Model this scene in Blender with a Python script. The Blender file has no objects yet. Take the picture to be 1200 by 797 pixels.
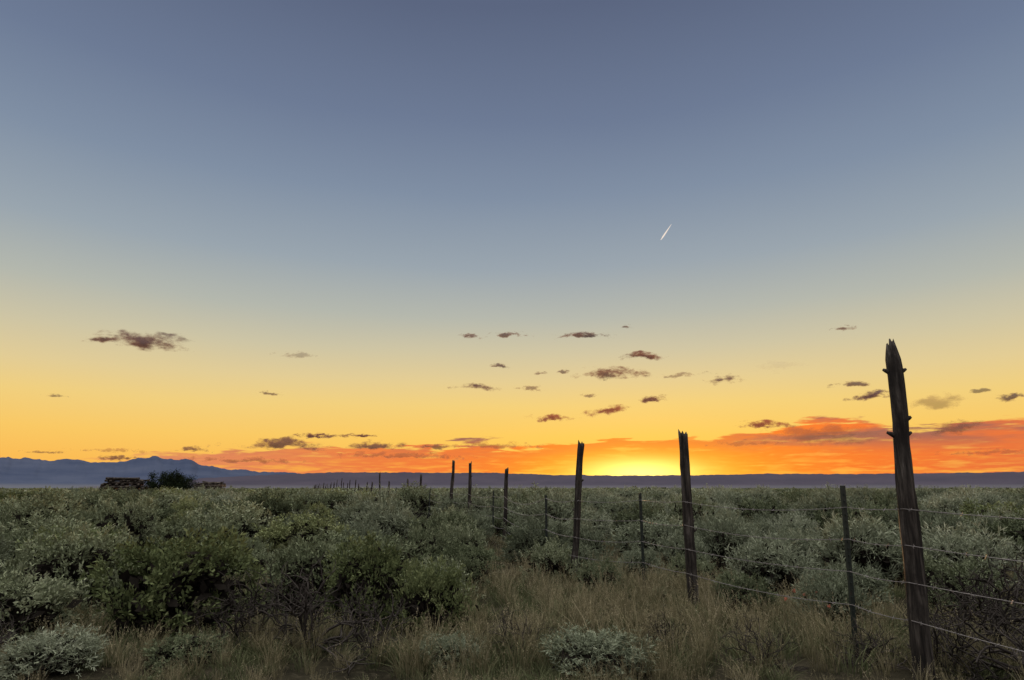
import bpy, math, random
import numpy as np
from mathutils import Vector, Matrix, noise as mn

rng = np.random.default_rng(7)
random.seed(7)
sc = bpy.context.scene
root = sc.collection
CAM_H = 1.35
PITCH = math.radians(13.32)

def lin(r, g, b, k=1.0):
    def f(c):
        c /= 255.0
        return (c/12.92 if c <= 0.04045 else ((c+0.055)/1.055)**2.4) * k
    return (f(r), f(g), f(b), 1.0)

# ------------------------------------------------------------------ node helpers
class NT:
    def __init__(s, tree):
        s.t = tree; s.n = tree.nodes; s.l = tree.links
    def put(s, sock, v):
        if v is None: return
        if isinstance(v, bpy.types.NodeSocket):
            s.l.new(v, sock)
        else:
            sock.default_value = v
    def m(s, op, a, b=None, c=None, clamp=False):
        n = s.n.new('ShaderNodeMath'); n.operation = op; n.use_clamp = clamp
        s.put(n.inputs[0], a); s.put(n.inputs[1], b); s.put(n.inputs[2], c)
        return n.outputs[0]
    def ss(s, v, a, b, lo=0.0, hi=1.0):
        n = s.n.new('ShaderNodeMapRange'); n.interpolation_type = 'SMOOTHSTEP'
        s.put(n.inputs[0], v); s.put(n.inputs[1], a); s.put(n.inputs[2], b)
        n.inputs[3].default_value = lo; n.inputs[4].default_value = hi
        return n.outputs[0]
    def ramp(s, v, stops, interp='LINEAR'):
        n = s.n.new('ShaderNodeValToRGB'); cr = n.color_ramp; cr.interpolation = interp
        while len(cr.elements) > 1: cr.elements.remove(cr.elements[0])
        cr.elements[0].position = stops[0][0]; cr.elements[0].color = stops[0][1]
        for p, c in stops[1:]:
            e = cr.elements.new(p); e.color = c
        s.put(n.inputs[0], v)
        return n.outputs[0]
    def mix(s, f, a, b, mode='MIX'):
        n = s.n.new('ShaderNodeMix'); n.data_type = 'RGBA'; n.blend_type = mode
        s.put(n.inputs[0], f); s.put(n.inputs[6], a); s.put(n.inputs[7], b)
        return n.outputs[2]
    def noise(s, vec, scale, detail=4, rough=0.55):
        n = s.n.new('ShaderNodeTexNoise'); s.put(n.inputs['Vector'], vec)
        n.inputs['Scale'].default_value = scale; n.inputs['Detail'].default_value = detail
        n.inputs['Roughness'].default_value = rough
        return n.outputs[0]
    def comb(s, x, y, z):
        n = s.n.new('ShaderNodeCombineXYZ'); s.put(n.inputs[0], x); s.put(n.inputs[1], y); s.put(n.inputs[2], z)
        return n.outputs[0]

def new_mat(name):
    m = bpy.data.materials.new(name); m.use_nodes = True
    m.node_tree.nodes.clear()
    t = NT(m.node_tree)
    out = t.n.new('ShaderNodeOutputMaterial')
    return m, t, out

# ------------------------------------------------------------------ world / sky
SUN_AZ = 11.3; SUN_EL = 1.6
w = bpy.data.worlds.new("World"); sc.world = w; w.use_nodes = True
w.node_tree.nodes.clear()
t = NT(w.node_tree)
tc = t.n.new('ShaderNodeTexCoord')
sp = t.n.new('ShaderNodeSeparateXYZ'); t.l.new(tc.outputs['Generated'], sp.inputs[0])
X, Y, Z = sp.outputs
el = t.m('MULTIPLY', t.m('ARCSINE', Z), 57.2958)
az = t.m('MULTIPLY', t.m('ARCTAN2', X, Y), 57.2958)
daz = t.m('SUBTRACT', az, SUN_AZ)
adaz = t.m('ABSOLUTE', daz)
hz = t.noise(t.comb(t.m('MULTIPLY', az, 0.03), t.m('MULTIPLY', el, 0.09), 0.0), 1.0, 2)
eln = t.m('ADD', el, t.m('MULTIPLY', t.m('SUBTRACT', hz, 0.5), 1.2))
e01 = t.m('DIVIDE', eln, 90.0, clamp=True)
ZEN = 3.4  # overhead sky lifted above dusk level, added as fill for the foreground
zc = (ZEN*1.02, ZEN, ZEN*.96, 1)
front = t.ramp(e01, [
    (0.000, lin(248,168,74)), (0.025, lin(250,186,84)), (0.05, lin(248,199,100)), (0.08, lin(239,206,127)),
    (0.105, lin(224,203,150)), (0.135, lin(203,195,165)), (0.17, lin(178,182,173)),
    (0.22, lin(152,164,174)), (0.29, lin(127,142,163)), (0.36, lin(108,122,148)),
    (0.46, lin(90,101,127)), (0.50, lin(90,101,127)), (0.60, (0.7,.74,.80,1)), (0.72, (ZEN*.76,ZEN*.76,ZEN*.76,1)), (1.0, zc)])
back = t.ramp(e01, [(0.0, lin(150,145,165)), (0.1, lin(170,160,168)), (0.3, lin(180,184,196)), (0.6, (0.8,0.82,0.86,1)), (0.75, (ZEN*.76,ZEN*.76,ZEN*.76,1)), (1.0, zc)])
sky = t.mix(t.ss(adaz, 60.0, 120.0), front, back)
d1 = t.m('SQRT', t.m('ADD', t.m('POWER', t.m('DIVIDE', daz, 20.0), 2.0), t.m('POWER', t.m('DIVIDE', t.m('SUBTRACT', el, 1.5), 5.0), 2.0)))
g1 = t.m('EXPONENT', t.m('MULTIPLY', d1, -1.25))
sky = t.mix(t.m('MULTIPLY', g1, 0.75), sky, lin(255,210,72))
# cloud bank low over the horizon
cv = t.comb(t.m('MULTIPLY', az, 0.11), t.m('MULTIPLY', el, 0.7), 3.0)
n1 = t.noise(cv, 1.0, 5, 0.55)
n2 = t.noise(t.comb(t.m('MULTIPLY', az, 0.24), t.m('MULTIPLY', el, 2.0), 9.0), 1.0, 6, 0.58)
def g(v): return (v, v, v, 1)
tops = [(-60,.12),(-38,.14),(-30,.22),(-24,.30),(-18,.36),(-8,.38),(0,.40),(8,.42),(17,.40),(22,.50),(25,.58),(29,.56),(31,.45),(34,.44),(38,.52),(55,.40)]
top = t.m('MULTIPLY', t.ramp(t.m('DIVIDE', t.m('ADD', az, 60.0), 120.0), [((a+60)/120, g(v)) for a, v in tops]), 10.0)
edge = t.m('SUBTRACT', t.m('ADD', top, t.m('MULTIPLY', t.m('SUBTRACT', n1, 0.5), 3.2)), el)
edge = t.m('ADD', edge, t.m('MULTIPLY', t.m('SUBTRACT', n2, 0.5), 3.2))
mask = t.ss(edge, -0.05, 0.38)
gap = t.ss(t.m('SUBTRACT', el, t.m('MULTIPLY', n1, 2.2)), -0.35, 0.3)
gapf = t.ss(az, 12.0, 20.0, 0.0, 0.85)
gap = t.m('MAXIMUM', gap, gapf)
mask = t.m('MULTIPLY', mask, gap)
mask = t.m('MULTIPLY', mask, t.ss(n2, 0.30, 0.48, 0.45, 1.0))
bank = t.ramp(t.m('DIVIDE', t.m('ADD', az, 60.0), 120.0), [
    (0.0, lin(190,145,130)), (0.25, lin(216,132,98)), (0.38, lin(232,118,66)), (0.5, lin(244,108,42)),
    (0.58, lin(255,136,28)), (0.66, lin(252,122,34)), (0.74, lin(246,112,42)), (0.82, lin(230,106,58)), (1.0, lin(200,112,85))])
thick = t.m('MULTIPLY', t.ss(n1, 0.40, 0.58), t.ss(el, 2.4, 4.4))
bank = t.mix(t.m('MULTIPLY', thick, t.ss(adaz, 4.0, 16.0, 0.2, 0.95)), bank, lin(138,86,88))
bank = t.mix(t.m('MULTIPLY', t.ss(n2, 0.48, 0.66), t.ss(el, 3.8, 0.8, 0.0, 0.8)), bank, lin(255,184,72))
sky = t.mix(t.m('MULTIPLY', mask, 0.93), sky, bank)
# sun glow
d2 = t.m('ADD', t.m('POWER', t.m('DIVIDE', daz, 9.5), 2.0), t.m('POWER', t.m('DIVIDE', t.m('SUBTRACT', el, 1.0), 2.0), 2.0))
g2 = t.m('EXPONENT', t.m('MULTIPLY', d2, -1.0))
sky = t.mix(t.m('MULTIPLY', g2, 0.92), sky, (1.05, 0.60, 0.03, 1))
d3 = t.m('ADD', t.m('POWER', t.m('DIVIDE', daz, 4.4), 2.0), t.m('POWER', t.m('DIVIDE', t.m('SUBTRACT', el, 1.2), 1.15), 2.0))
g3 = t.m('EXPONENT', t.m('MULTIPLY', d3, -1.0))
sky = t.mix(g3, sky, (1.8, 1.4, 0.34, 1))
bg = t.n.new('ShaderNodeBackground'); t.l.new(sky, bg.inputs[0]); bg.inputs[1].default_value = 1.0
ns = t.n.new('ShaderNodeTexSky'); ns.sky_type = 'NISHITA'; ns.sun_disc = False
ns.sun_elevation = math.radians(SUN_EL); ns.sun_rotation = math.radians(SUN_AZ)
bg2 = t.n.new('ShaderNodeBackground'); t.l.new(ns.outputs[0], bg2.inputs[0]); bg2.inputs[1].default_value = 0.004
ad = t.n.new('ShaderNodeAddShader'); t.l.new(bg.outputs[0], ad.inputs[0]); t.l.new(bg2.outputs[0], ad.inputs[1])
wo = t.n.new('ShaderNodeOutputWorld'); t.l.new(ad.outputs[0], wo.inputs[0])

sun = bpy.data.lights.new("sun", 'SUN'); sun.energy = 2.4; sun.angle = math.radians(0.6); sun.color = (1.0, 0.52, 0.2)
so = bpy.data.objects.new("sun", sun); root.objects.link(so)
sd = Vector((math.sin(math.radians(SUN_AZ))*math.cos(math.radians(SUN_EL)), math.cos(math.radians(SUN_AZ))*math.cos(math.radians(SUN_EL)), math.sin(math.radians(SUN_EL))))
so.rotation_euler = sd.to_track_quat('Z', 'Y').to_euler()
so.location = (0, 0, 30)

# ------------------------------------------------------------------ mesh helpers
def mesh_np(name, V, F, mat=None, col=None, smooth=False):
    V = np.asarray(V, dtype=np.float32); F = np.asarray(F, dtype=np.int32)
    me = bpy.data.meshes.new(name)
    me.vertices.add(len(V)); me.vertices.foreach_set('co', V.ravel())
    k = F.shape[1]
    me.loops.add(F.size); me.loops.foreach_set('vertex_index', F.ravel())
    me.polygons.add(len(F)); me.polygons.foreach_set('loop_start', np.arange(0, F.size, k, dtype=np.int32))
    if smooth: me.polygons.foreach_set('use_smooth', np.ones(len(F), dtype=bool))
    me.update(calc_edges=True)
    if col is not None:
        a = me.attributes.new('Col', 'FLOAT_COLOR', 'POINT')
        c = np.ones((len(V), 4), dtype=np.float32); c[:, :3] = np.asarray(col, dtype=np.float32)
        a.data.foreach_set('color', c.ravel())
    if mat: me.materials.append(mat)
    return me

def add_obj(name, me, parent=None, loc=None):
    o = bpy.data.objects.new(name, me); root.objects.link(o)
    if parent: o.parent = parent
    if loc is not None: o.location = loc
    return o

def gz(x, y):
    d = math.hypot(x, y)
    f = 1.0/(1.0+(d/260.0)**2)
    nr = 0.35+0.65*min(1.0, max(0.0,(d-6)/14.0))
    return (nr*0.10*mn.noise(Vector((x*0.18, y*0.18, 1.3))) + nr*0.16*mn.noise(Vector((x*0.045, y*0.045, 4.7)))
            + 0.025*mn.noise(Vector((x*0.7, y*0.7, 8.0)))) * f

# ------------------------------------------------------------------ ground
m_ground, t, out = new_mat("ground_soil")
geo = t.n.new('ShaderNodeNewGeometry')
sp = t.n.new('ShaderNodeSeparateXYZ'); t.l.new(geo.outputs['Position'], sp.inputs[0])
na = t.noise(geo.outputs['Position'], 1.4, 6, 0.65)
nb = t.noise(geo.outputs['Position'], 14.0, 5, 0.7)
nc = t.noise(t.comb(t.m('MULTIPLY', sp.outputs[0], 0.01), t.m('MULTIPLY', sp.outputs[1], 0.0022), 0.0), 1.0, 4, 0.6)
c = t.ramp(na, [(0.3, (0.018,0.016,0.011,1)), (0.5, (0.036,0.031,0.020,1)), (0.7, (0.070,0.058,0.038,1))])
c = t.mix(t.ss(nb, 0.5, 0.72, 0.0, 0.55), c, (0.11,0.092,0.060,1))
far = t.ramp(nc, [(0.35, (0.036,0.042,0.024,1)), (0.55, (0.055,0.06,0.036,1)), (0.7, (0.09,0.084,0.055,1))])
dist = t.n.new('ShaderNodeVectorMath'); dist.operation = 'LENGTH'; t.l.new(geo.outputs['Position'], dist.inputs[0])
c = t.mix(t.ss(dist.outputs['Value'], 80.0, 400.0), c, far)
c = t.mix(t.ss(dist.outputs['Value'], 900.0, 3500.0), c, (0.09,0.09,0.09,1))  # distance haze painted into the far ground colour
b = t.n.new('ShaderNodeBump'); b.inputs['Strength'].default_value = 0.6; b.inputs['Distance'].default_value = 0.05
t.l.new(nb, b.inputs['Height'])
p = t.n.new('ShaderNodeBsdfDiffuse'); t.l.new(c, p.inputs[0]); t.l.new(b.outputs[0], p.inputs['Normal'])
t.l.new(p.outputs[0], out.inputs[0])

rings = [0.0] + list(np.linspace(0.6, 24, 60)) + list(np.geomspace(25, 60000, 90))
NS = 220
V = []; F = []
for r in rings[1:]:
    for k in range(NS):
        a = 2*math.pi*k/NS
        x, y = r*math.sin(a), r*math.cos(a)
        V.append((x, y, gz(x, y)))
for i in range(len(rings)-2):
    for k in range(NS):
        F.append((i*NS+k, (i+1)*NS+k, (i+1)*NS+(k+1) % NS, i*NS+(k+1) % NS))
V.append((0, 0, gz(0, 0))); cidx = len(V)-1
for k in range(NS): F.append((cidx, k, (k+1) % NS))
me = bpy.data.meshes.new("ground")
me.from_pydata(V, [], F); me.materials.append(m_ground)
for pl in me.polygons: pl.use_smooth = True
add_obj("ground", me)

# ------------------------------------------------------------------ distant mountains
def ridge(name, pts, dist, mat, seed, rough, foot):
    az0, az1 = pts[0][0], pts[-1][0]
    n = 700; rows = 14
    A = np.linspace(az0, az1, n)
    H = np.interp(A, [q[0] for q in pts], [q[1] for q in pts])
    V = []
    for j in range(rows+4):
        u = j/rows
        for i in range(n):
            a = math.radians(A[i])
            if j <= rows:
                d = dist - foot*(1-u); prof = u**1.5
            else:
                d = dist + foot*0.25*(j-rows); prof = max(0, 1-0.33*(j-rows))
            nz = mn.fractal(Vector((A[i]*0.9, u*2.0, seed)), 0.9, 2.1, 6)
            fine = mn.fractal(Vector((A[i]*3.5, seed*2, u*1.5)), 0.9, 2.1, 4)
            h = H[i]*prof*(1 + rough*nz*(1.0 if u >= 1 else 1.8)) + H[i]*rough*0.4*fine*prof
            V.append((d*math.sin(a), d*math.cos(a), h - 4*(1-min(u,1)) ))
    F = []
    for j in range(rows+3):
        for i in range(n-1):
            F.append((j*n+i, j*n+i+1, (j+1)*n+i+1, (j+1)*n+i))
    return add_obj(name, mesh_np(name, V, F, mat, smooth=True))

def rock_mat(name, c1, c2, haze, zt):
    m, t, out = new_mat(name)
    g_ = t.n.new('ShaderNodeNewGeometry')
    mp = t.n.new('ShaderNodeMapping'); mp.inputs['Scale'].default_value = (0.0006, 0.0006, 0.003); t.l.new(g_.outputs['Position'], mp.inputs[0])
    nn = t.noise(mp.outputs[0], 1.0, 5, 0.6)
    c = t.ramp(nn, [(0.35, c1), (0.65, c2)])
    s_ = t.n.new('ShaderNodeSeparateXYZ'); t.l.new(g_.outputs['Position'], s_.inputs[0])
    c = t.mix(t.ss(s_.outputs[2], zt, zt*0.25, 0.0, 0.85), c, haze)      # pale valley haze painted into the colour at the foot
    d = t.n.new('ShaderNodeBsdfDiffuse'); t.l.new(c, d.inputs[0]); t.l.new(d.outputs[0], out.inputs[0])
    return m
m_far = rock_mat("far_mountain", (0.060,0.075,0.120,1), (0.088,0.102,0.148,1), (0.15,0.15,0.165,1), 150)  # blue of aerial haze put into the base colour
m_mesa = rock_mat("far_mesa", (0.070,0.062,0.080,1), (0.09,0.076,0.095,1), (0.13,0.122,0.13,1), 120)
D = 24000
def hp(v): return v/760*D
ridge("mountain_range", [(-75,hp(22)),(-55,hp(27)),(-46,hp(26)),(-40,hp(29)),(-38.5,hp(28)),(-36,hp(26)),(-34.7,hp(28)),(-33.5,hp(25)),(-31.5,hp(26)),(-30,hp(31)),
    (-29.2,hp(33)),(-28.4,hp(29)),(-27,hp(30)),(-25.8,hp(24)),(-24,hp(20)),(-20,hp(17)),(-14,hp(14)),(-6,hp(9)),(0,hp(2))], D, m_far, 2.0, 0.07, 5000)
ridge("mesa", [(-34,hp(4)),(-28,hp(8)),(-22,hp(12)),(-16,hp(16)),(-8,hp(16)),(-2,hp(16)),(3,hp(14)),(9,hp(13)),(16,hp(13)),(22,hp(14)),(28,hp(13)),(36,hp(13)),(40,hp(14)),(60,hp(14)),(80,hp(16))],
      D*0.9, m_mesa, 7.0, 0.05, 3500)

# ------------------------------------------------------------------ clouds
def dir_from(u, v):
    """sighting (1200x797 photo) -> world direction"""
    x = u-600; y = 398.5-v; f = 733.0
    cp, sp_ = math.cos(PITCH), math.sin(PITCH)
    return Vector((x, f*cp - y*sp_, y*cp + f*sp_)).normalized()

m_cloud, t, out = new_mat("cloud_vapour")
oi = t.n.new('ShaderNodeObjectInfo')
at = t.n.new('ShaderNodeAttribute'); at.attribute_name = 'uvw'
sx = t.n.new('ShaderNodeSeparateXYZ'); t.l.new(at.outputs['Vector'], sx.inputs[0])
U, W_, ASP = sx.outputs
rr = t.m('MULTIPLY', oi.outputs['Random'], 50.0)
nv = t.comb(t.m('MULTIPLY', t.m('MULTIPLY', U, ASP), 0.42), t.m('MULTIPLY', W_, 1.0), rr)
na = t.noise(nv, 1.3, 7, 0.64)
nw = t.noise(t.comb(t.m('MULTIPLY', t.m('MULTIPLY', U, ASP), 0.3), W_, t.m('ADD', rr, 7.0)), 1.0, 3, 0.6)
Wd = t.m('ADD', W_, t.m('MULTIPLY', t.m('SUBTRACT', nw, 0.5), 1.3))
Wf = t.m('MULTIPLY', Wd, t.ss(Wd, -0.1, 0.1, 1.5, 0.95))
rad = t.m('SQRT', t.m('ADD', t.m('POWER', t.m('MULTIPLY', U, 1.1), 2.0), t.m('POWER', t.m('MULTIPLY', Wf, 1.35), 2.0)))
dens = t.m('ADD', t.m('SUBTRACT', 0.66, rad), t.m('MULTIPLY', t.m('SUBTRACT', na, 0.48), 2.5))
alpha = t.ss(dens, 0.0, 0.6)
lim = t.m('MULTIPLY', t.ss(t.m('ABSOLUTE', U), 1.0, 0.8), t.ss(t.m('ABSOLUTE', W_), 1.0, 0.75))
alpha = t.m('MULTIPLY', t.m('MULTIPLY', alpha, lim), oi.outputs['Alpha'])
df = t.n.new('ShaderNodeBsdfDiffuse'); t.l.new(oi.outputs['Color'], df.inputs[0])
tl = t.n.new('ShaderNodeBsdfTranslucent'); t.l.new(t.mix(0.5, oi.outputs['Color'], (0.8,0.5,0.35,1)), tl.inputs[0])
mx = t.n.new('ShaderNodeMixShader')
# thin edges let the low sun through, thick cores stay grey
t.l.new(t.ss(dens, 1.0, 0.0, 0.16, 0.5), mx.inputs[0])
t.l.new(df.outputs[0], mx.inputs[1]); t.l.new(tl.outputs[0], mx.inputs[2])
tr = t.n.new('ShaderNodeBsdfTransparent')
m2 = t.n.new('ShaderNodeMixShader'); t.l.new(alpha, m2.inputs[0]); t.l.new(tr.outputs[0], m2.inputs[1]); t.l.new(mx.outputs[0], m2.inputs[2])
t.l.new(m2.outputs[0], out.inputs[0])

GR = (0.10,0.092,0.108); PU = (0.18,0.095,0.085); OR = (0.44,0.13,0.065); SK = (0.55,0.17,0.08)
clouds = [(175,401,100,26,GR,1),(118,397,44,18,GR,1),(350,417,60,12,GR,.45),(558,454,66,19,GR,1),(648,490,62,12,OR,1),(710,481,64,17,OR,1),(762,468,44,12,PU,1),
 (752,417,66,14,PU,1),(718,438,88,19,PU,.95),(598,392,56,9,GR,.9),(554,394,34,9,GR,.9),(682,393,76,9,GR,.95),(585,429,32,8,GR,.9),(845,445,66,20,GR,.95),
 (986,385,28,9,GR,.9),(998,451,48,12,GR,.9),(1020,464,62,14,GR,1),(1188,466,44,11,GR,.9),(1098,473,80,26,PU,.5),(895,498,74,12,OR,1),(1118,505,80,24,PU,.8),
 (330,522,150,19,PU,.95),(440,524,100,16,PU,.95),(375,511,72,8,PU,1),(425,511,44,6,PU,1),(316,461,34,6,GR,.8),(64,464,32,6,GR,.7),(140,537,60,9,PU,.9),(225,527,44,8,PU,.9),
 (660,436,22,8,GR,.8),(635,437,22,7,GR,.8),(733,383,16,7,GR,.8),(620,456,40,9,PU,.7),(795,440,50,8,PU,.6),(975,511,200,30,PU,.5),(510,524,60,8,PU,.8),(690,463,26,7,PU,.7),(912,430,60,16,(.5,.42,.36),.12),(1150,458,26,8,GR,.7),(50,530,50,6,PU,.7),
 (470,534,190,10,SK,.7),(285,540,170,9,SK,.7),(575,522,150,11,SK,.65),(130,528,90,6,SK,.5),(880,520,120,10,PU,.35),(1160,530,120,10,PU,.4)]
for (u, v, cw, ch, colr, al) in clouds:
    d = dir_from(u, v); R_ = min(1700.0/d.z, 46000)
    c0 = d*R_ + Vector((0,0,CAM_H))
    px = R_/math.sqrt((u-600)**2+(v-398.5)**2+733**2)
    hw = cw*0.66*px; hh = ch*0.85*px
    side = Vector((d.y, -d.x, 0)).normalized(); upv = Vector((0,0,1)); dep = Vector((d.x,d.y,0)).normalized()
    nx, ny = 24, 8; V = []; UV = []
    for j in range(ny+1):
        for i in range(nx+1):
            a = -1+2*i/nx; b_ = -1+2*j/ny
            bulge = hw*0.25*(a*a) + hh*0.8*b_*b_ + hh*0.3*mn.noise(Vector((a*3, b_*2, u)))
            V.append(tuple(side*(a*hw) + upv*(b_*hh) + dep*bulge)); UV.append((a, b_, cw/ch))
    F = [(j*(nx+1)+i, j*(nx+1)+i+1, (j+1)*(nx+1)+i+1, (j+1)*(nx+1)+i) for j in range(ny) for i in range(nx)]
    me = mesh_np("cloud", V, F, m_cloud, smooth=True)
    a_ = me.attributes.new('uvw', 'FLOAT_VECTOR', 'POINT'); a_.data.foreach_set('vector', np.array(UV, dtype=np.float32).ravel())
    o = add_obj("cloud", me, loc=c0); o.color = (*colr, al)

m_ct, t, out = new_mat("contrail_ice_glow")
e = t.n.new('ShaderNodeEmission'); e.inputs[0].default_value = (1.0,0.86,0.74,1); e.inputs[1].default_value = 0.9  # emission stands in for sunlight on the trail
t.l.new(e.outputs[0], out.inputs[0])
pa = dir_from(774.5, 281); pb = dir_from(787, 262.5)
A_ = pa*(9000/pa.z); B_ = pb*(9000/pb.z)
ax = (B_-A_); q = ax.to_track_quat('Z', 'Y'); L = ax.length
V = []; F = []
prof = [(0,10),(0.2,26),(0.45,24),(0.7,15),(0.88,9),(1.0,2)]
for s_, r_ in prof:
    for k in range(8):
        an = k*math.pi/4
        V.append(tuple(A_ + q @ Vector((r_*math.cos(an), r_*math.sin(an), s_*L))))
for i in range(len(prof)-1):
    for k in range(8):
        F.append((i*8+k, i*8+(k+1) % 8, (i+1)*8+(k+1) % 8, (i+1)*8+k))
add_obj("contrail", mesh_np("contrail", V, F, m_ct))

# ------------------------------------------------------------------ plant materials
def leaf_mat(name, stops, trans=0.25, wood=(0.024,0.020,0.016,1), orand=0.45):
    m, t, out = new_mat(name)
    a = t.n.new('ShaderNodeAttribute'); a.attribute_name = 'Col'
    oi = t.n.new('ShaderNodeObjectInfo')
    s_ = t.n.new('ShaderNodeSeparateColor'); t.l.new(a.outputs['Color'], s_.inputs[0])
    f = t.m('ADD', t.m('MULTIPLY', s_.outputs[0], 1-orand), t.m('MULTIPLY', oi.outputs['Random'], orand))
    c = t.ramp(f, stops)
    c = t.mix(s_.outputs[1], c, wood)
    d = t.n.new('ShaderNodeBsdfDiffuse'); t.l.new(c, d.inputs[0])
    if trans > 0:
        tr = t.n.new('ShaderNodeBsdfTranslucent'); t.l.new(c, tr.inputs[0])
        mx = t.n.new('ShaderNodeMixShader'); mx.inputs[0].default_value = trans
        t.l.new(d.outputs[0], mx.inputs[1]); t.l.new(tr.outputs[0], mx.inputs[2]); t.l.new(mx.outputs[0], out.inputs[0])
    else:
        t.l.new(d.outputs[0], out.inputs[0])
    return m
m_sage = leaf_mat("sagebrush_leaf", [(0.08,(0.050,0.058,0.030,1)),(0.4,(0.150,0.170,0.092,1)),(0.7,(0.26,0.28,0.165,1)),(1.0,(0.42,0.43,0.28,1))], 0.12)
m_silver = leaf_mat("silver_sage_leaf", [(0.08,(0.066,0.076,0.046,1)),(0.4,(0.185,0.205,0.128,1)),(0.7,(0.31,0.33,0.22,1)),(1.0,(0.46,0.47,0.34,1))], 0.12)
m_rabbit = leaf_mat("rabbitbrush_leaf", [(0.08,(0.052,0.066,0.026,1)),(0.4,(0.155,0.178,0.076,1)),(0.75,(0.27,0.285,0.13,1)),(1.0,(0.42,0.42,0.21,1))], 0.15)
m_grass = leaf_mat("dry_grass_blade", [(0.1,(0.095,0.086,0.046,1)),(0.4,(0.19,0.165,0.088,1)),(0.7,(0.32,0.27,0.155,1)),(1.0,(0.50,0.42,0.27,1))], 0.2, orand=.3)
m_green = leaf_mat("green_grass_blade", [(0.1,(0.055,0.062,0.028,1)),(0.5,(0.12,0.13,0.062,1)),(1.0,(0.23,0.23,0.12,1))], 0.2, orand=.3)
m_twig = leaf_mat("dead_twig", [(0.0,(0.018,0.015,0.012,1)),(1.0,(0.085,0.072,0.062,1))], 0.0)
m_jun = leaf_mat("juniper_foliage", [(0.1,(0.012,0.017,0.008,1)),(0.6,(0.030,0.038,0.018,1)),(1.0,(0.06,0.07,0.032,1))], 0.0)

def leaf_quads(P, Dr, L, W, c):
    n = len(P)
    r = rng.normal(size=(n,3)); s = np.cross(Dr, r); s /= np.linalg.norm(s, axis=1, keepdims=True)+1e-9
    mid = P + Dr*(L*0.55)[:,None]
    up = np.cross(s, Dr)
    tip = P + Dr*L[:,None] + up*(L*0.12)[:,None]
    V = np.stack([P, mid+s*(W*0.5)[:,None], tip, mid-s*(W*0.5)[:,None]], axis=1).reshape(-1,3)
    F = np.arange(4*n).reshape(-1,4)
    return V, F, np.repeat(c, 4, axis=0)

def tube_set(paths, radii, sides=4):
    n, k, _ = paths.shape
    tg = np.gradient(paths, axis=1); tg /= np.linalg.norm(tg, axis=2, keepdims=True)+1e-9
    ref = np.tile(np.array([0.3,0.2,1.0]), (n,k,1)); ref[np.abs(tg[...,2]) > 0.9] = (1,0.1,0)
    s = np.cross(tg, ref); s /= np.linalg.norm(s, axis=2, keepdims=True)+1e-9
    u = np.cross(tg, s)
    Vs = []
    for i in range(sides):
        a = 2*math.pi*i/sides
        Vs.append(paths + (s*math.cos(a) + u*math.sin(a))*radii[...,None])
    V = np.stack(Vs, axis=2)
    idx = np.arange(n*k*sides).reshape(n,k,sides)
    F = np.stack([idx[:,:-1,:], np.roll(idx[:,:-1,:],-1,axis=2), np.roll(idx[:,1:,:],-1,axis=2), idx[:,1:,:]], axis=-1).reshape(-1,4)
    return V.reshape(-1,3), F

def join(parts):
    V=[];F=[];C=[];o=0
    for v,f,c in parts:
        V.append(v);F.append(f+o);C.append(c);o+=len(v)
    return np.concatenate(V), np.concatenate(F), np.concatenate(C)

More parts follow.
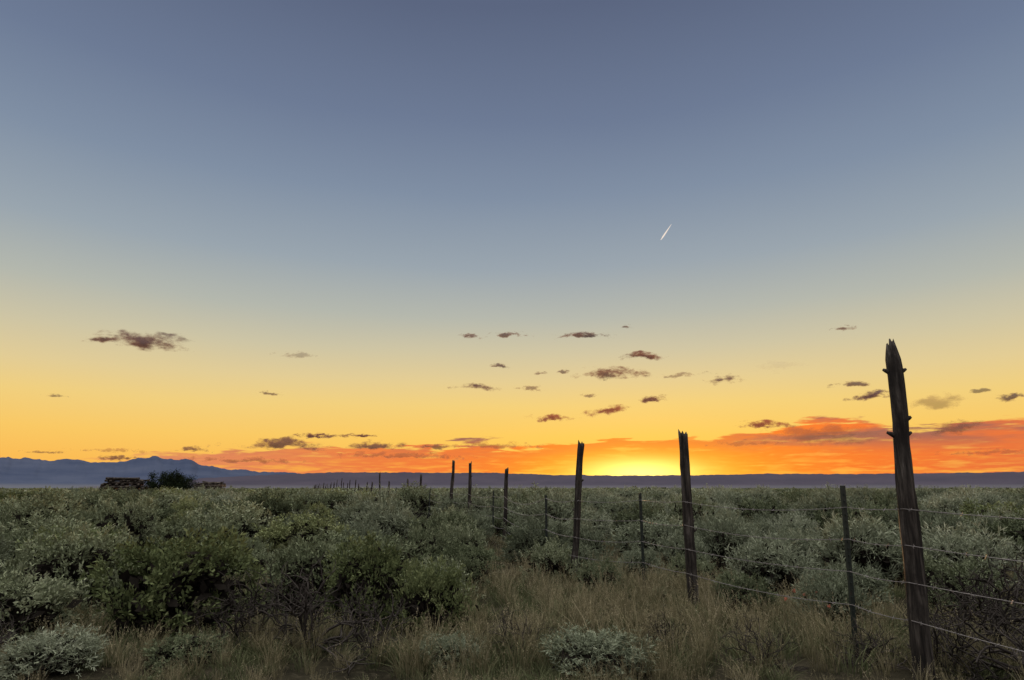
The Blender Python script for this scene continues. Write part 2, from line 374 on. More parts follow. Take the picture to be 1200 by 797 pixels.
def bush(name, mat, R=0.5, H=0.62, sprays=150, leaves=30, L=0.045, W=0.014, lobes=13, lobe_r=0.16, branches=24, vertical=0.5, srad=0.035, slen=0.13, skirt=9, shade_core=True):
    """Shrub: lobes on a dome plus a ragged skirt; every lobe carries leafy sprays; added dark quads inside stand in for shade"""
    lr = np.sqrt((np.arange(lobes)+0.5)/lobes)*R*0.80
    lt = np.arange(lobes)*2.39996 + rng.uniform(-.35,.35,lobes)
    lz = H*np.sqrt(np.clip(1-(lr/R)**2,0.08,1))*rng.uniform(0.70,1.0,lobes) - lobe_r*0.45
    if skirt:
        lr = np.concatenate([lr, rng.uniform(.55,.86,skirt)*R]); lt = np.concatenate([lt, np.arange(skirt)*2*math.pi/skirt+rng.uniform(-.3,.3,skirt)])
        lz = np.concatenate([lz, rng.uniform(0.05,0.26,skirt)*H])
    NL = len(lr)
    lz = np.clip(lz, 0.03, None)
    lc = np.stack([lr*np.cos(lt), lr*np.sin(lt), lz], 1)
    rad = lobe_r*rng.uniform(0.75,1.25,NL)
    k = rng.integers(0, NL, sprays)
    dv = rng.normal(size=(sprays,3)); dv[:,2] = np.abs(dv[:,2])*1.0-0.25
    outw = lc[k]*np.array([1,1,0]); outw /= np.linalg.norm(outw,axis=1,keepdims=True)+1e-6
    dv += outw*0.35
    dv /= np.linalg.norm(dv,axis=1,keepdims=True)
    sp_ = lc[k] + dv*(rad[k]*rng.uniform(0.5,1.05,sprays))[:,None]
    sp_[:,2] = np.clip(sp_[:,2],0.02,None)
    sdir = dv*(1-vertical)+np.array([0,0,1])*vertical + rng.normal(size=(sprays,3))*0.18
    sdir /= np.linalg.norm(sdir,axis=1,keepdims=True)
    sl = slen*rng.uniform(0.6,1.45,sprays)
    T = rng.uniform(0,1,(sprays,leaves))
    P = sp_[:,None]+sdir[:,None]*(T*sl[:,None])[...,None]
    rj = rng.normal(size=P.shape)*srad*(1-0.55*T)[...,None]*0.7
    P = P+rj
    Dr = sdir[:,None]*0.9+rng.normal(size=P.shape)*0.55+rj/srad*0.3; Dr/=np.linalg.norm(Dr,axis=2,keepdims=True)
    n = sprays*leaves
    Ls = L*rng.uniform(0.6,1.35,n); Ws = W*rng.uniform(0.7,1.3,n)
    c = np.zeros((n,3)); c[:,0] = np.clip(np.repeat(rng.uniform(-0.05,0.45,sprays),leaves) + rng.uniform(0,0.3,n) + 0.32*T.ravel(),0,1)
    parts = [leaf_quads(P.reshape(-1,3), Dr.reshape(-1,3), Ls, Ws, c)]
    if branches:
        nb = min(branches, sprays); sel = rng.choice(sprays, nb, replace=False)
        tip = sp_[sel]+sdir[sel]*(sl[sel]*0.6)[:,None]
        base = np.concatenate([tip[:,:2]*0.08, np.full((nb,1),-0.03)],1)
        ctrl = np.concatenate([tip[:,:2]*0.75, tip[:,2:3]*0.3],1)
        tt = np.linspace(0,1,6)[None,:,None]
        path = (1-tt)**2*base[:,None]+2*tt*(1-tt)*ctrl[:,None]+tt**2*tip[:,None]
        path[:,1:-1] += rng.normal(size=(nb,4,3))*0.014
        rdd = np.linspace(0.010,0.002,6)[None,:]*rng.uniform(0.6,1.3,(nb,1))
        v,f = tube_set(path, rdd, 3)
        cc = np.zeros((len(v),3)); cc[:,1]=1; parts.append((v,f,cc))
    if shade_core:   # dark wood-coloured quads added in the lobes' hearts to deepen interior shade
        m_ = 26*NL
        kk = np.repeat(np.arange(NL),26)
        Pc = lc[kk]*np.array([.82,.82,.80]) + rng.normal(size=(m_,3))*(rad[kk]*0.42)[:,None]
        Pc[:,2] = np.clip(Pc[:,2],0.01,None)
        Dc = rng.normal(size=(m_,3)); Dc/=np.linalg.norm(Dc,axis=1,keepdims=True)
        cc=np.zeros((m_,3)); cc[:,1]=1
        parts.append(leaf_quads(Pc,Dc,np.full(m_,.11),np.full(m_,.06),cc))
    V,F,C = join(parts)
    return mesh_np(name, V, F, mat, C)

def grass(name, mat, n=60, H=0.4, R=0.12, W=0.005, lean=0.35, heads=False):
    seg = 4
    th = rng.uniform(0,2*math.pi,n); r = R*np.sqrt(rng.uniform(0,1,n))
    b0 = np.stack([r*np.cos(th), r*np.sin(th), np.full(n,-0.01)],1)
    h = H*rng.uniform(0.45,1.1,n); ld = np.stack([np.cos(th),np.sin(th)],1)+rng.normal(size=(n,2))*0.7
    ln = h[:,None]*lean*rng.uniform(0.2,1.3,(n,1))
    tt = np.linspace(0,1,seg)
    path = np.zeros((n,seg,3))
    for i,q in enumerate(tt):
        path[:,i,:2] = b0[:,:2]+ld*ln*q**2
        path[:,i,2] = h*(q-0.18*lean*q**3)
    a = rng.uniform(0,2*math.pi,n); s = np.stack([np.cos(a),np.sin(a),np.zeros(n)],1)
    wv = W*np.array([1,0.9,0.6,0.12])
    Lf = path - s[:,None]*wv[None,:,None]*0.5; Rt = path + s[:,None]*wv[None,:,None]*0.5
    V = np.stack([Lf,Rt],2).reshape(-1,3)
    idx = np.arange(n*seg*2).reshape(n,seg,2)
    F = np.stack([idx[:,:-1,0],idx[:,:-1,1],idx[:,1:,1],idx[:,1:,0]],-1).reshape(-1,4)
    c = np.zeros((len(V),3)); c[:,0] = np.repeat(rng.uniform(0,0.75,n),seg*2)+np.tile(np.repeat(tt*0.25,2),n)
    parts=[(V,F,c)]
    if heads:
        k = n//3; m_ = 9
        ii = rng.choice(n,k,replace=False)
        P = path[ii,-1][:,None] - np.array([0,0,1])*rng.uniform(0,0.09,(k,m_,1)) + rng.normal(size=(k,m_,3))*0.004
        Dr = rng.normal(size=(k*m_,3))*0.4+np.array([0,0,1]); Dr/=np.linalg.norm(Dr,axis=1,keepdims=True)
        cc=np.zeros((k*m_,3)); cc[:,0]=rng.uniform(0.7,1,k*m_)
        parts.append(leaf_quads(P.reshape(-1,3),Dr,np.full(k*m_,0.018),np.full(k*m_,0.006),cc))
    V,F,C = join(parts)
    return mesh_np(name, V, F, mat, C)

def twigs(name, H=0.5, n0=13, levels=4, thick=0.009):
    P=[];Rr=[]
    def grow(p, d, l, r, lv):
        k=5; pts=[p]; q=p.copy(); dd=d.copy()
        for i in range(k-1):
            dd = dd + rng.normal(size=3)*0.30; dd/=np.linalg.norm(dd)
            q = q+dd*l/(k-1); q[2]=max(q[2],0.01); pts.append(q.copy())
        P.append(np.array(pts)); Rr.append(np.linspace(r,r*0.6,k))
        if lv>0:
            for _ in range(3 if lv>1 else 2):
                i = rng.integers(2,k)
                nd = dd*0.7+rng.normal(size=3)*0.6+np.array([0,0,0.15]); nd/=np.linalg.norm(nd)
                grow(pts[i], nd, l*rng.uniform(0.5,0.8), r*0.62, lv-1)
    for i in range(n0):
        a = rng.uniform(0,2*math.pi); e_ = rng.uniform(0.15,1.2)
        d = np.array([math.cos(a)*math.cos(e_), math.sin(a)*math.cos(e_), math.sin(e_)])
        grow(np.array([rng.normal()*0.03,rng.normal()*0.03,0.0]), d, H*0.5*rng.uniform(0.7,1.2), thick, levels-1)
    v,f = tube_set(np.array(P), np.array(Rr), 4)
    c = np.zeros((len(v),3)); c[:,0]=np.repeat(rng.uniform(0,1,len(P)), 20)
    return mesh_np(name, v, f, m_twig, c)

def proto_collection(cname, meshes):
    c = bpy.data.collections.new(cname)
    for i, me in enumerate(meshes):
        o = bpy.data.objects.new("%s_%02d" % (cname, i), me); c.objects.link(o)
    return c

def scatter(name, coll, pts, rots, scls, idx):
    n = len(pts)
    me = bpy.data.meshes.new(name)
    me.vertices.add(n); me.vertices.foreach_set('co', np.array(pts,dtype=np.float32).ravel())
    a = me.attributes.new('rot','FLOAT_VECTOR','POINT'); a.data.foreach_set('vector', np.array(rots,dtype=np.float32).ravel())
    a = me.attributes.new('scl','FLOAT_VECTOR','POINT'); a.data.foreach_set('vector', np.array(scls,dtype=np.float32).ravel())
    a = me.attributes.new('idx','INT','POINT'); a.data.foreach_set('value', np.array(idx,dtype=np.int32))
    me.update()
    o = add_obj(name, me)
    ng = bpy.data.node_groups.new(name+"_scatter",'GeometryNodeTree')
    ng.interface.new_socket(name="Geometry", in_out='INPUT', socket_type='NodeSocketGeometry')
    ng.interface.new_socket(name="Geometry", in_out='OUTPUT', socket_type='NodeSocketGeometry')
    N=ng.nodes; Lk=ng.links
    gi=N.new('NodeGroupInput'); go=N.new('NodeGroupOutput')
    ci=N.new('GeometryNodeCollectionInfo'); ci.inputs['Collection'].default_value=coll
    ci.inputs['Separate Children'].default_value=True; ci.inputs['Reset Children'].default_value=True
    ip=N.new('GeometryNodeInstanceOnPoints'); ip.inputs['Pick Instance'].default_value=True
    def na_(nm,ty):
        q=N.new('GeometryNodeInputNamedAttribute'); q.data_type=ty; q.inputs['Name'].default_value=nm
        return q.outputs['Attribute']
    e2=N.new('FunctionNodeEulerToRotation'); Lk.new(na_('rot','FLOAT_VECTOR'), e2.inputs[0])
    Lk.new(gi.outputs[0], ip.inputs['Points']); Lk.new(ci.outputs[0], ip.inputs['Instance'])
    Lk.new(e2.outputs[0], ip.inputs['Rotation']); Lk.new(na_('scl','FLOAT_VECTOR'), ip.inputs['Scale'])
    Lk.new(na_('idx','INT'), ip.inputs['Instance Index'])
    Lk.new(ip.outputs[0], go.inputs[0])
    md=o.modifiers.new("scatter",'NODES'); md.node_group=ng
    return o

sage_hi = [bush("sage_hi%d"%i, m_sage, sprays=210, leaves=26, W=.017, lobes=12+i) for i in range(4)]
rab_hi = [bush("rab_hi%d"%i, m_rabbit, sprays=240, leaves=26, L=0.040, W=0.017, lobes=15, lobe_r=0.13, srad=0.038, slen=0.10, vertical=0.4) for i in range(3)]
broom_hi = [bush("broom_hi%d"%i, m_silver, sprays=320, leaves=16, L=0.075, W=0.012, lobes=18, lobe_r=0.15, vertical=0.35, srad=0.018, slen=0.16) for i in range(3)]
sage_lo = [bush("sage_lo%d"%i, m, sprays=60, leaves=9, L=0.10, W=0.05, lobes=9, branches=0, srad=0.06, skirt=3, shade_core=False) for i, m in enumerate([m_sage,m_silver,m_rabbit,m_sage])]
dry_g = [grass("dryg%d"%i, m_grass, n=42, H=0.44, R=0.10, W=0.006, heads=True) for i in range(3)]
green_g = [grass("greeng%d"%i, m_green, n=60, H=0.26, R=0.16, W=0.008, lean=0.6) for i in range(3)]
tw = [twigs("twig%d"%i) for i in range(3)]

# ------------------------------------------------------------------ individually placed shrubs
heroes = [ # x,y,diam,H,kind
 (-3.3,6.6,1.6,.84,'r'),(-2.25,7.6,1.1,.68,'s'),(-1.5,6.9,1.0,.74,'r'),(-.75,6.4,.8,.62,'r'),(-4.95,7.4,1.4,.80,'s'),(-4.45,6.0,1.1,.52,'s'),
 (-3.5,5.2,.7,.26,'b'),(-2.55,5.3,.6,.22,'s'),(-.5,5.4,.5,.2,'b'),
 (-6.1,14,2.0,.92,'s'),(-4.2,13,1.8,.86,'r'),(-2.9,11,1.6,.64,'s'),(-15.6,24,2.6,1.08,'s'),(-4.2,28,2.2,1.35,'s'),(.40,11.6,1.1,.72,'b'),(1.35,11.8,.85,.62,'b'),
 (2.8,12.4,1.6,.70,'b'),(4.5,14,1.4,.72,'b'),(3.45,8.8,1.0,.60,'b'),(5.0,9.4,1.35,.80,'b'),(5.75,8.4,1.2,.72,'b'),(3.95,7.8,.75,.40,'b'),(12,16,2.2,1.0,'r'),
 (.62,5.2,.8,.24,'b'),(-1.9,9.4,1.4,.6,'s'),(-.7,9.8,1.0,.5,'s'),(-8.2,11.5,1.8,.78,'s'),(-6.3,9.6,1.6,.70,'r'),(7.5,11.5,1.4,.78,'b'),(9.4,11.8,1.5,.8,'s')]
kinds = {'s':(sage_hi,'sagebrush'),'r':(rab_hi,'rabbitbrush'),'b':(broom_hi,'sagebrush')}
for i,(x,y,dm,h,k) in enumerate(heroes):
    ms,nm = kinds[k]
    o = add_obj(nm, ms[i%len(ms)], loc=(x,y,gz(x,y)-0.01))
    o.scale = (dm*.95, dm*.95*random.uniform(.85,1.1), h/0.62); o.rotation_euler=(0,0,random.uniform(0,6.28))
for (x,y,s_) in [(-1.75,5.75,1.7),(-2.35,5.9,1.5),(-1.2,5.7,1.2),(3.75,4.75,1.7),(3.95,5.5,1.8),(4.35,5.9,1.6),(.05,5.6,.8),(1.9,5.2,.8),(1.25,5.5,.8),(-4.0,5.1,1.1),(3.3,5.1,1.2),(2.75,5.25,.8),(-5.3,6.2,1.3)]:
    o = add_obj("dead_shrub", random.choice(tw), loc=(x,y,gz(x,y))); o.scale=(s_,)*3; o.rotation_euler=(0,0,random.uniform(0,6.28))

# ------------------------------------------------------------------ fields
def fence_x(y): return 3.1-0.30*(y-5.2) if y<17 else -0.2-0.33*(y-16.5)
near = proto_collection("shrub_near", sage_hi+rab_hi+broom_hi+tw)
P=[];Rt=[];S=[];I=[]
cells={}
def cell_add(x,y,r): cells.setdefault((int(x//2),int(y//2)),[]).append((x,y,r))
def cell_ok(x,y,r,k):
    ci,cj=int(x//2),int(y//2)
    for a in (-1,0,1):
        for b in (-1,0,1):
            for (qx,qy,qr) in cells.get((ci+a,cj+b),()):
                if (qx-x)**2+(qy-y)**2 < (k*(r+qr))**2: return False
    return True
for h in heroes: cell_add(h[0],h[1],h[2]*.5)
n_try=0
while n_try<18000:
    n_try+=1
    y=random.uniform(-5,50); x=random.uniform(-1,1)*(abs(y)*0.92+6)
    d=math.hypot(x,y)
    if d<4.8: continue
    if 0<y<6 and abs(x)<4: continue
    if 3.2<x<5.2 and 3.5<y<7: continue
    fx=fence_x(y)
    clump = mn.noise(Vector((x*0.22,y*0.22,30)))
    grassy = (abs(x-fx)<0.6 and y<16) or (-0.5<x<fx+0.6 and 4<y<9.5)
    if clump < -0.15 and random.random()<0.8: continue
    dm = random.choice([random.uniform(.6,1.0),random.uniform(1.0,1.5),random.uniform(1.4,2.1)])*(1.0+0.35*clump)*(0.8 if d<9 else 1)
    if grassy:
        if random.random()<0.7: continue
        dm=min(dm*.5,.6)
    if not cell_ok(x,y,dm*.5,1.12): continue
    cell_add(x,y,dm*.5)
    if y>0 and x>fx: kind = random.choice([7,8,9,7,8,9,7,8,0,1,2,3])
    else: kind = random.choice([0,1,2,3,0,1,2,3,4,5,6,7,8,9])
    if random.random()<0.07: kind=random.choice([10,11,12])
    h = min(dm*random.uniform(.54,.78),1.1)+.05
    P.append((x,y,gz(x,y)-0.01)); Rt.append((random.uniform(-.06,.06),random.uniform(-.06,.06),random.uniform(0,6.28)))
    S.append((dm,dm*random.uniform(.85,1.15),h/.62)); I.append(kind)
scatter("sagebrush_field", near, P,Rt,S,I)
print("near shrubs",len(P))

farc = proto_collection("shrub_far", sage_lo)
N=8000
u=rng.uniform(0,1,N); yy=49+(600-49)*u**1.5; xx=rng.uniform(-1,1,N)*(yy*0.92+8)
P=[];Rt=[];S=[];I=[]
for x,y in zip(xx,yy):
    if (abs(x+33)<6 and 48<y<64): continue
    cl=mn.noise(Vector((x*0.05,y*0.03,3)))
    if cl<-.2 and random.random()<.75: continue
    s_=random.uniform(0.7,1.8)*(1+0.6*cl)
    P.append((x,y,gz(x,y)-0.02)); Rt.append((0,0,random.uniform(0,6.28)))
    wx = s_*random.uniform(1.1,1.8)*(1+y/350)
    S.append((wx,wx,min(s_*random.uniform(.85,1.2),1.8))); I.append(random.randrange(4))
scatter("distant_sagebrush", farc, P,Rt,S,I)

gc = proto_collection("grass_tuft", dry_g+green_g)
P=[];Rt=[];S=[];I=[]
for _ in range(18000):
    y=24*random.random()**1.3+1.0; x=random.uniform(-1,1)*(y*0.9+3)
    if math.hypot(x,y)<2.8: continue
    fx=fence_x(y)
    gn=mn.noise(Vector((x*0.5,y*0.5,12)))
    corridor = (-0.9<x<fx+1.0 and y<10.5)
    lowleft = (x<-.9 and y<6.4)
    if not (corridor or lowleft) and random.random()<(0.25 if y<7.5 else .5): continue
    if gn<-0.15 and random.random()<0.65: continue
    if not cell_ok(x,y,0.0,0.8): continue
    dry = random.random() < (0.58 if corridor else (.68 if lowleft else 0.45))+0.5*mn.noise(Vector((x*0.35,y*0.35,50)))
    s_=random.uniform(0.40,0.95)*(.9 if corridor else .75)
    if y<5.0: s_*=0.62
    P.append((x,y,gz(x,y))); Rt.append((random.uniform(-.1,.1),random.uniform(-.1,.1),random.uniform(0,6.28)))
    S.append((s_*1.2,s_*1.2,s_*random.uniform(.75,1.2))); I.append(random.randrange(3)+(0 if dry else 3))
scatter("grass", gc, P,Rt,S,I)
print("grass",len(P))

def flower_mat(name, c):
    m,t,out=new_mat(name); d=t.n.new('ShaderNodeBsdfPrincipled'); d.inputs['Base Color'].default_value=c; d.inputs['Roughness'].default_value=.6
    t.l.new(d.outputs[0],out.inputs[0]); return m
m_red=flower_mat("red_petal",(0.60,0.13,0.07,1)); m_stem=flower_mat("flower_stem",(0.07,0.09,0.03,1))
def flowers(name, mat, locs, hmin,hmax, pr):
    parts=[]; st=[]
    for (x,y) in locs:
        h=random.uniform(hmin,hmax); z=gz(x,y)
        st.append(np.array([(x,y,z),(x+.01,y,z+h*.5),(x+.015,y+.01,z+h)]))
        k=14; a=rng.uniform(0,6.28,k); Dr=np.stack([np.cos(a),np.sin(a),rng.uniform(.1,1.2,k)],1); Dr/=np.linalg.norm(Dr,axis=1,keepdims=True)
        Pp=np.tile(np.array([x+.015,y+.01,z+h]),(k,1))-np.array([0,0,1])*rng.uniform(0,.03,(k,1))
        parts.append(leaf_quads(Pp,Dr,np.full(k,pr),np.full(k,pr*.5),np.zeros((k,3))))
    v,f=tube_set(np.array(st),np.full((len(st),3),.0025),3)
    V,F,C=join(parts+[(v,f,np.zeros((len(v),3)))])
    me=mesh_np(name,V,F,mat,C); me.materials.append(m_stem)
    mi=np.zeros(len(F),dtype=np.int32); mi[-len(f):]=1; me.polygons.foreach_set('material_index',mi)
    add_obj(name,me)
flowers("red_wildflowers",m_red,[(2.95+random.uniform(-.3,.25),6.5+random.uniform(-.4,.4)) for _ in range(6)],.26,.34,.02)

# ------------------------------------------------------------------ fence
m_wood,t,out=new_mat("weathered_wood")
tcn=t.n.new('ShaderNodeTexCoord'); mp=t.n.new('ShaderNodeMapping'); mp.inputs['Scale'].default_value=(26,26,2.2); t.l.new(tcn.outputs['Object'],mp.inputs[0])
n1=t.noise(mp.outputs[0],1.0,6,.65); n2=t.noise(tcn.outputs['Object'],5.0,5,.6)
c=t.ramp(n1,[(.32,(.008,.007,.006,1)),(.48,(.038,.031,.025,1)),(.60,(.085,.071,.058,1)),(.72,(.20,.17,.145,1))])
c=t.mix(t.ss(n2,.46,.66,0,.75),c,(.020,.016,.013,1))
bp=t.n.new('ShaderNodeBump'); bp.inputs['Strength'].default_value=1.0; bp.inputs['Distance'].default_value=.02; t.l.new(n1,bp.inputs['Height'])
d=t.n.new('ShaderNodeBsdfPrincipled'); t.l.new(c,d.inputs['Base Color']); d.inputs['Roughness'].default_value=.85; t.l.new(bp.outputs[0],d.inputs['Normal'])
d.inputs['Specular IOR Level'].default_value=.15
t.l.new(d.outputs[0],out.inputs[0])
m_steel,t,out=new_mat("painted_steel_post")
tcn=t.n.new('ShaderNodeTexCoord'); n1=t.noise(tcn.outputs['Object'],18,5,.6)
c=t.ramp(n1,[(.4,(.010,.016,.011,1)),(.6,(.017,.024,.015,1)),(.72,(.04,.025,.016,1))])
d=t.n.new('ShaderNodeBsdfPrincipled'); t.l.new(c,d.inputs['Base Color']); d.inputs['Roughness'].default_value=.6; t.l.new(d.outputs[0],out.inputs[0])
m_wire,t,out=new_mat("galvanised_wire")
d=t.n.new('ShaderNodeBsdfPrincipled'); d.inputs['Base Color'].default_value=(.26,.23,.21,1); d.inputs['Metallic'].default_value=.3; d.inputs['Roughness'].default_value=.5; t.l.new(d.outputs[0],out.inputs[0])

def wood_post(name,h,r0,r1,topoff,seed,stubs=0,parent=None,loc=None,rings=34,sides=18,tip=None):
    V=[];F=[];cent=[]
    for j in range(rings+1):
        u=j/rings; z=-0.3+(h+0.3)*u
        wob=Vector((mn.noise(Vector((z*1.3,seed,0)))*.03*min(u*2,1)+mn.noise(Vector((z*4,seed,5)))*.006,mn.noise(Vector((z*1.3,seed,9)))*.03*min(u*2,1),0))
        f=max(0,z)/h
        cx=topoff[0]*f+wob.x; cy=topoff[1]*f+wob.y
        r=r0+(r1-r0)*u
        if tip and f>tip: r*= 1-0.5*((f-tip)/(1-tip))**1.2
        r*=1+.18*max(0,mn.noise(Vector((z*6,seed*3,2))))
        cent.append((cx,cy,z,r))
        for k in range(sides):
            a=2*math.pi*k/sides
            rr=r*(1+.12*mn.noise(Vector((math.cos(a)*1.6,math.sin(a)*1.6,z*1.4+seed)))+.16*mn.noise(Vector((math.cos(a)*5,math.sin(a)*5,z*2.6+seed))))
            dz=0
            if j>=rings-1: dz=(.03*math.cos(a+seed)+.09*mn.noise(Vector((math.cos(a)*3.2,math.sin(a)*3.2,seed))))*(1 if j==rings else .35)
            V.append((cx+rr*math.cos(a),cy+rr*math.sin(a),z+dz))
    for j in range(rings):
        for k in range(sides):
            F.append((j*sides+k,j*sides+(k+1)%sides,(j+1)*sides+(k+1)%sides,(j+1)*sides+k))
    cx,cy,z,r=cent[-1]; V.append((cx,cy,z-.03)); ci=len(V)-1
    for k in range(sides): F.append((rings*sides+k,rings*sides+(k+1)%sides,ci))
    for s_ in range(stubs):
        j=random.randint(int(rings*.45),rings-3); cx,cy,z,r=cent[j]; a=random.choice([0,math.pi])+random.uniform(-.5,.5); ln=random.uniform(.015,.05)
        b0=len(V); dv=Vector((math.cos(a),math.sin(a),.5)).normalized(); ps=dv.orthogonal().normalized(); qs=dv.cross(ps)
        for i,(dl,rr) in enumerate([(r*.6,.024),(r+ln*.5,.016),(r+ln,.010)]):
            for k in range(6):
                an=k*math.pi/3; V.append(tuple(Vector((cx,cy,z))+dv*dl+(ps*math.cos(an)+qs*math.sin(an))*rr))
        for i in range(2):
            for k in range(6): F.append((b0+i*6+k,b0+i*6+(k+1)%6,b0+(i+1)*6+(k+1)%6,b0+(i+1)*6+k))
        F.append(tuple(b0+12+k for k in range(6)))
    me=bpy.data.meshes.new(name); me.from_pydata(V,[],F); me.materials.append(m_wood)
    for pl in me.polygons: pl.use_smooth=True
    return add_obj(name,me,parent,loc)

def t_post(name,h,topoff,parent,loc,yaw=0.0):
    V=[];F=[]
    def prism(pts,z0,z1):
        b=len(V); n=len(pts)
        for z in (z0,z1):
            f=max(z,0)/h
            for (x,y) in pts: V.append((x+topoff[0]*f,y+topoff[1]*f,z))
        for k in range(n): F.append((b+k,b+(k+1)%n,b+n+(k+1)%n,b+n+k))
        F.append(tuple(b+n+k for k in range(n))); F.append(tuple(b+k for k in reversed(range(n))))
    T=[(-.021,-.004),(.021,-.004),(.021,.003),(.004,.003),(.004,.032),(-.004,.032),(-.004,.003),(-.021,.003)]
    prism(T,-.3,h)
    z=.12
    while z<h-.03:
        prism([(-.007,-.014),(.007,-.014),(.007,-.0045),(-.007,-.0045)],z,z+.012); z+=.055
    me=bpy.data.meshes.new(name); me.from_pydata(V,[],F); me.materials.append(m_steel)
    o=add_obj(name,me,parent,loc); o.rotation_euler=(0,0,yaw); return o

fence=bpy.data.objects.new("barbed_wire_fence",None); root.objects.link(fence)
posts=[('w',5.8,-1.2,1.9,.06,.05,0),('w',4.25,2.0,1.9,.06,.05,0),('w',2.93,4.88,2.46,.070,.054,.125),('t',2.80,5.55,1.36,0,0,.08),('w',2.02,7.45,1.96,.062,.052,0.0),('t',1.70,8.55,1.27,0,0,0.0),
 ('w',.88,9.6,2.02,.050,.044,.17),('t',.59,11.2,1.23,0,0,0.0),('w',-.19,16.5,1.87,.05,.045,.05),('t',-.52,17.9,1.33,0,0,0),('w',-1.34,20.4,2.15,.055,.045,0)]
y=23.0; i=0
while y<230:
    x=-1.34-0.333*(y-20.4)+random.uniform(-.08,.08)
    if i%3==1: posts.append(('t',x,y,1.35,0,0,random.uniform(-.05,.05)))
    else:
        h=random.choice([1.7,1.8,1.95,2.1,2.3,2.5]); posts.append(('w',x,y,h,.06,.05,random.uniform(-.12,.12)))
    y+=random.uniform(2.6,3.6); i+=1
wire_h=[.40,.66,.92,1.18]
tops_=[]
for i,(k,x,y,h,r0,r1,lx) in enumerate(posts):
    z=gz(x,y)
    far_=y>25
    if k=='w':
        wood_post("wood_post",h,r0,r1,(lx,random.uniform(-.03,.03)),seed=i*3.7+.5,stubs=(8 if i==2 else (2 if not far_ else 0)),parent=fence,loc=(x,y,z),rings=(44 if not far_ else 8),sides=(20 if not far_ else 7),tip=(.94 if i==2 else None))
    else:
        t_post("steel_t_post",h,(lx,0),fence,(x,y,z),yaw=.35)
    tops_.append((x,y,z,lx/h,r0 if k=='w' else .01))
P=[];Rr=[];barbs=[]
for i in range(len(posts)-1):
    x0,y0,z0,l0,ra=tops_[i]; x1,y1,z1,l1,rb=tops_[i+1]
    if y0>90: break
    for wi,hw in enumerate(wire_h):
        a=Vector((x0+l0*hw-ra*.85,y0-.02,z0+hw)); b_=Vector((x1+l1*hw-rb*.85,y1-.02,z1+hw)); k=9; pts=[]
        L=(b_-a).length; sag=.012*L+.018*random.random()*L
        for q in range(k):
            u=q/(k-1); pnt=a.lerp(b_,u); pnt.z-=sag*4*u*(1-u); pnt.x+=.006*math.sin(q*2.1+wi); pts.append(tuple(pnt))
        P.append(pts); Rr.append([.0028 if y0<9 else .0038]*k)
        if y0<26:
            nb=int(L/.12)
            for q in range(nb):
                u=(q+.5)/nb; pnt=a.lerp(b_,u); pnt.z-=sag*4*u*(1-u)
                for _ in range(2):
                    dv=Vector((random.uniform(-1,1),random.uniform(-1,1),random.uniform(-1,1))).normalized()*.018
                    barbs.append([tuple(pnt-dv),tuple(pnt),tuple(pnt+dv)])
v,f=tube_set(np.array(P),np.array(Rr),5); v2,f2=tube_set(np.array(barbs),np.full((len(barbs),3),.0019),3)
V,F,C=join([(v,f,np.zeros((len(v),3))),(v2,f2,np.zeros((len(v2),3)))])
add_obj("barbed_wire",mesh_np("barbed_wire",V,F,m_wire,smooth=True),fence)

# ------------------------------------------------------------------ juniper tree and log piles, far left
tree=bpy.data.objects.new("juniper_tree",None); root.objects.link(tree); tree.location=(-32.0,60.5,gz(-32,60.5))
paths=[];rads=[];tips=[]
for i in range(28):
    a=i*2.4+rng.uniform(-.3,.3); r=math.sqrt((i+.5)/28)*2.3; h=3.2*math.sqrt(max(.16,1-(r/2.55)**2))*rng.uniform(.85,1.05)
    b0=np.array([rng.normal()*.1,rng.normal()*.1,-.1]); tp=np.array([r*math.cos(a),r*math.sin(a),h*.9]); ct=np.array([tp[0]*.7,tp[1]*.7,h*.3])
    tt=np.linspace(0,1,7)[:,None]; pth=(1-tt)**2*b0+2*tt*(1-tt)*ct+tt**2*tp; paths.append(pth); rads.append(np.linspace(.09,.012,7)); tips.append(pth)
v,f=tube_set(np.array(paths),np.array(rads),6); c=np.zeros((len(v),3)); c[:,1]=1
add_obj("trunk_and_limbs",mesh_np("juniper_limbs",v,f,m_jun,c),tree)
cl=[]
for pth in tips:
    for _ in range(12):
        k=rng.integers(2,7); cl.append(pth[k]+rng.normal(size=3)*.22)
cl=np.array(cl); npc=85
Pp=(cl[:,None]+rng.normal(size=(len(cl),npc,3))*.15).reshape(-1,3); Pp[:,2]=np.clip(Pp[:,2],.1,None)
Dr=rng.normal(size=Pp.shape)+np.array([0,0,.6]); Dr/=np.linalg.norm(Dr,axis=1,keepdims=True)
c=np.zeros((len(Pp),3)); c[:,0]=np.repeat(rng.uniform(0,.6,len(cl)),npc)+rng.uniform(0,.3,len(Pp))
v,f,c=leaf_quads(Pp,Dr,np.full(len(Pp),.13),np.full(len(Pp),.055),c)
add_obj("foliage",mesh_np("juniper_leaves",v,f,m_jun,c),tree)
m_log,t,out=new_mat("old_grey_log")
tcn=t.n.new('ShaderNodeTexCoord'); n1=t.noise(tcn.outputs['Object'],3.5,6,.6)
c=t.ramp(n1,[(.35,(.03,.025,.021,1)),(.55,(.09,.075,.06,1)),(.72,(.20,.17,.14,1))])
d=t.n.new('ShaderNodeBsdfDiffuse'); t.l.new(c,d.inputs[0]); t.l.new(d.outputs[0],out.inputs[0])
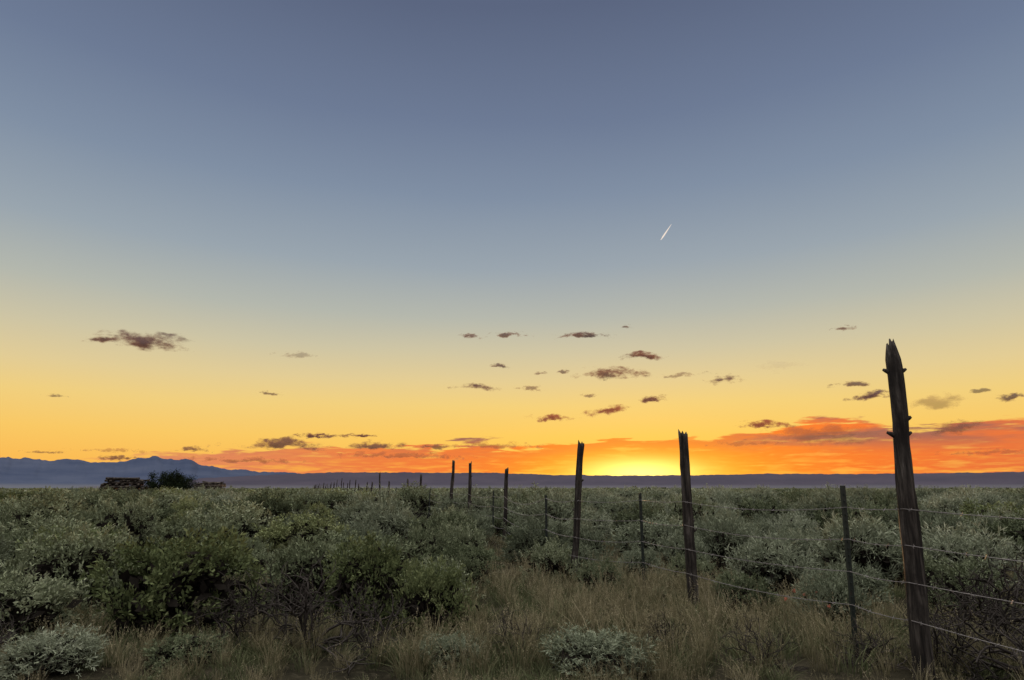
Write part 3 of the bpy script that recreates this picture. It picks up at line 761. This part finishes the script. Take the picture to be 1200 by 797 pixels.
def log_pile(x,y,w_,h,layers,yaw):
    e=bpy.data.objects.new("log_pile",None); root.objects.link(e); e.location=(x,y,gz(x,y)); e.rotation_euler=(0,0,yaw)
    P=[];Rr=[]
    def log(p0,p1,r):
        P.append(np.array([p0,p0+(p1-p0)*.008,p0+(p1-p0)*.992,p1])); Rr.append(np.array([r*.2,r,r*.85,r*.15]))
    for l in range(layers):
        z=.12+l*(h-.1)/layers; fr=l/layers; wid=w_*(1-.25*fr**2); sh=random.uniform(-.12,.12)
        for i in range(6):
            r=random.uniform(.08,.14)
            if l%2==0:
                yy=-1.0+2.0*i/5; hl=wid*.5*random.uniform(.8,1.1)
                log(np.array([-hl+sh,yy+random.uniform(-.1,.1),z+random.uniform(-.08,.08)]),np.array([hl+sh,yy+random.uniform(-.2,.2),z+random.uniform(-.08,.08)]),r)
            else:
                xx=-wid/2+wid*i/5+sh+random.uniform(-.15,.15)
                log(np.array([xx,-1.2,z+random.uniform(-.05,.05)]),np.array([xx+random.uniform(-.3,.3),1.2,z+random.uniform(-.08,.1)]),r)
    for i in range(6):
        a=random.uniform(-.5,.5); c0=np.array([random.uniform(-.3,.3)*w_,random.uniform(-.8,.6),h*random.uniform(.6,1.02)]); dv=np.array([math.cos(a),math.sin(a),random.uniform(-.2,.2)])
        log(c0-dv*w_*.3,c0+dv*w_*.3,random.uniform(.04,.08))
    P=np.array(P); P[...,2]=np.clip(P[...,2],.05,None)
    v,f=tube_set(P,np.array(Rr),7)
    add_obj("logs",mesh_np("logs",v,f,m_log),e)
log_pile(-36.0,59.5,3.4,2.35,13,.35)
log_pile(-28.4,60.5,1.8,1.95,9,-.4)

# ------------------------------------------------------------------ camera
cam=bpy.data.cameras.new("camera"); co=bpy.data.objects.new("camera",cam); root.objects.link(co)
cam.sensor_width=36; cam.lens=36*733/1200; cam.clip_start=.05; cam.clip_end=200000
co.location=(0,0,CAM_H); co.rotation_euler=(math.radians(90)+PITCH,0,0)
sc.camera=co
sc.view_settings.view_transform='Standard'; sc.view_settings.look='None'; sc.view_settings.exposure=0; sc.view_settings.gamma=1
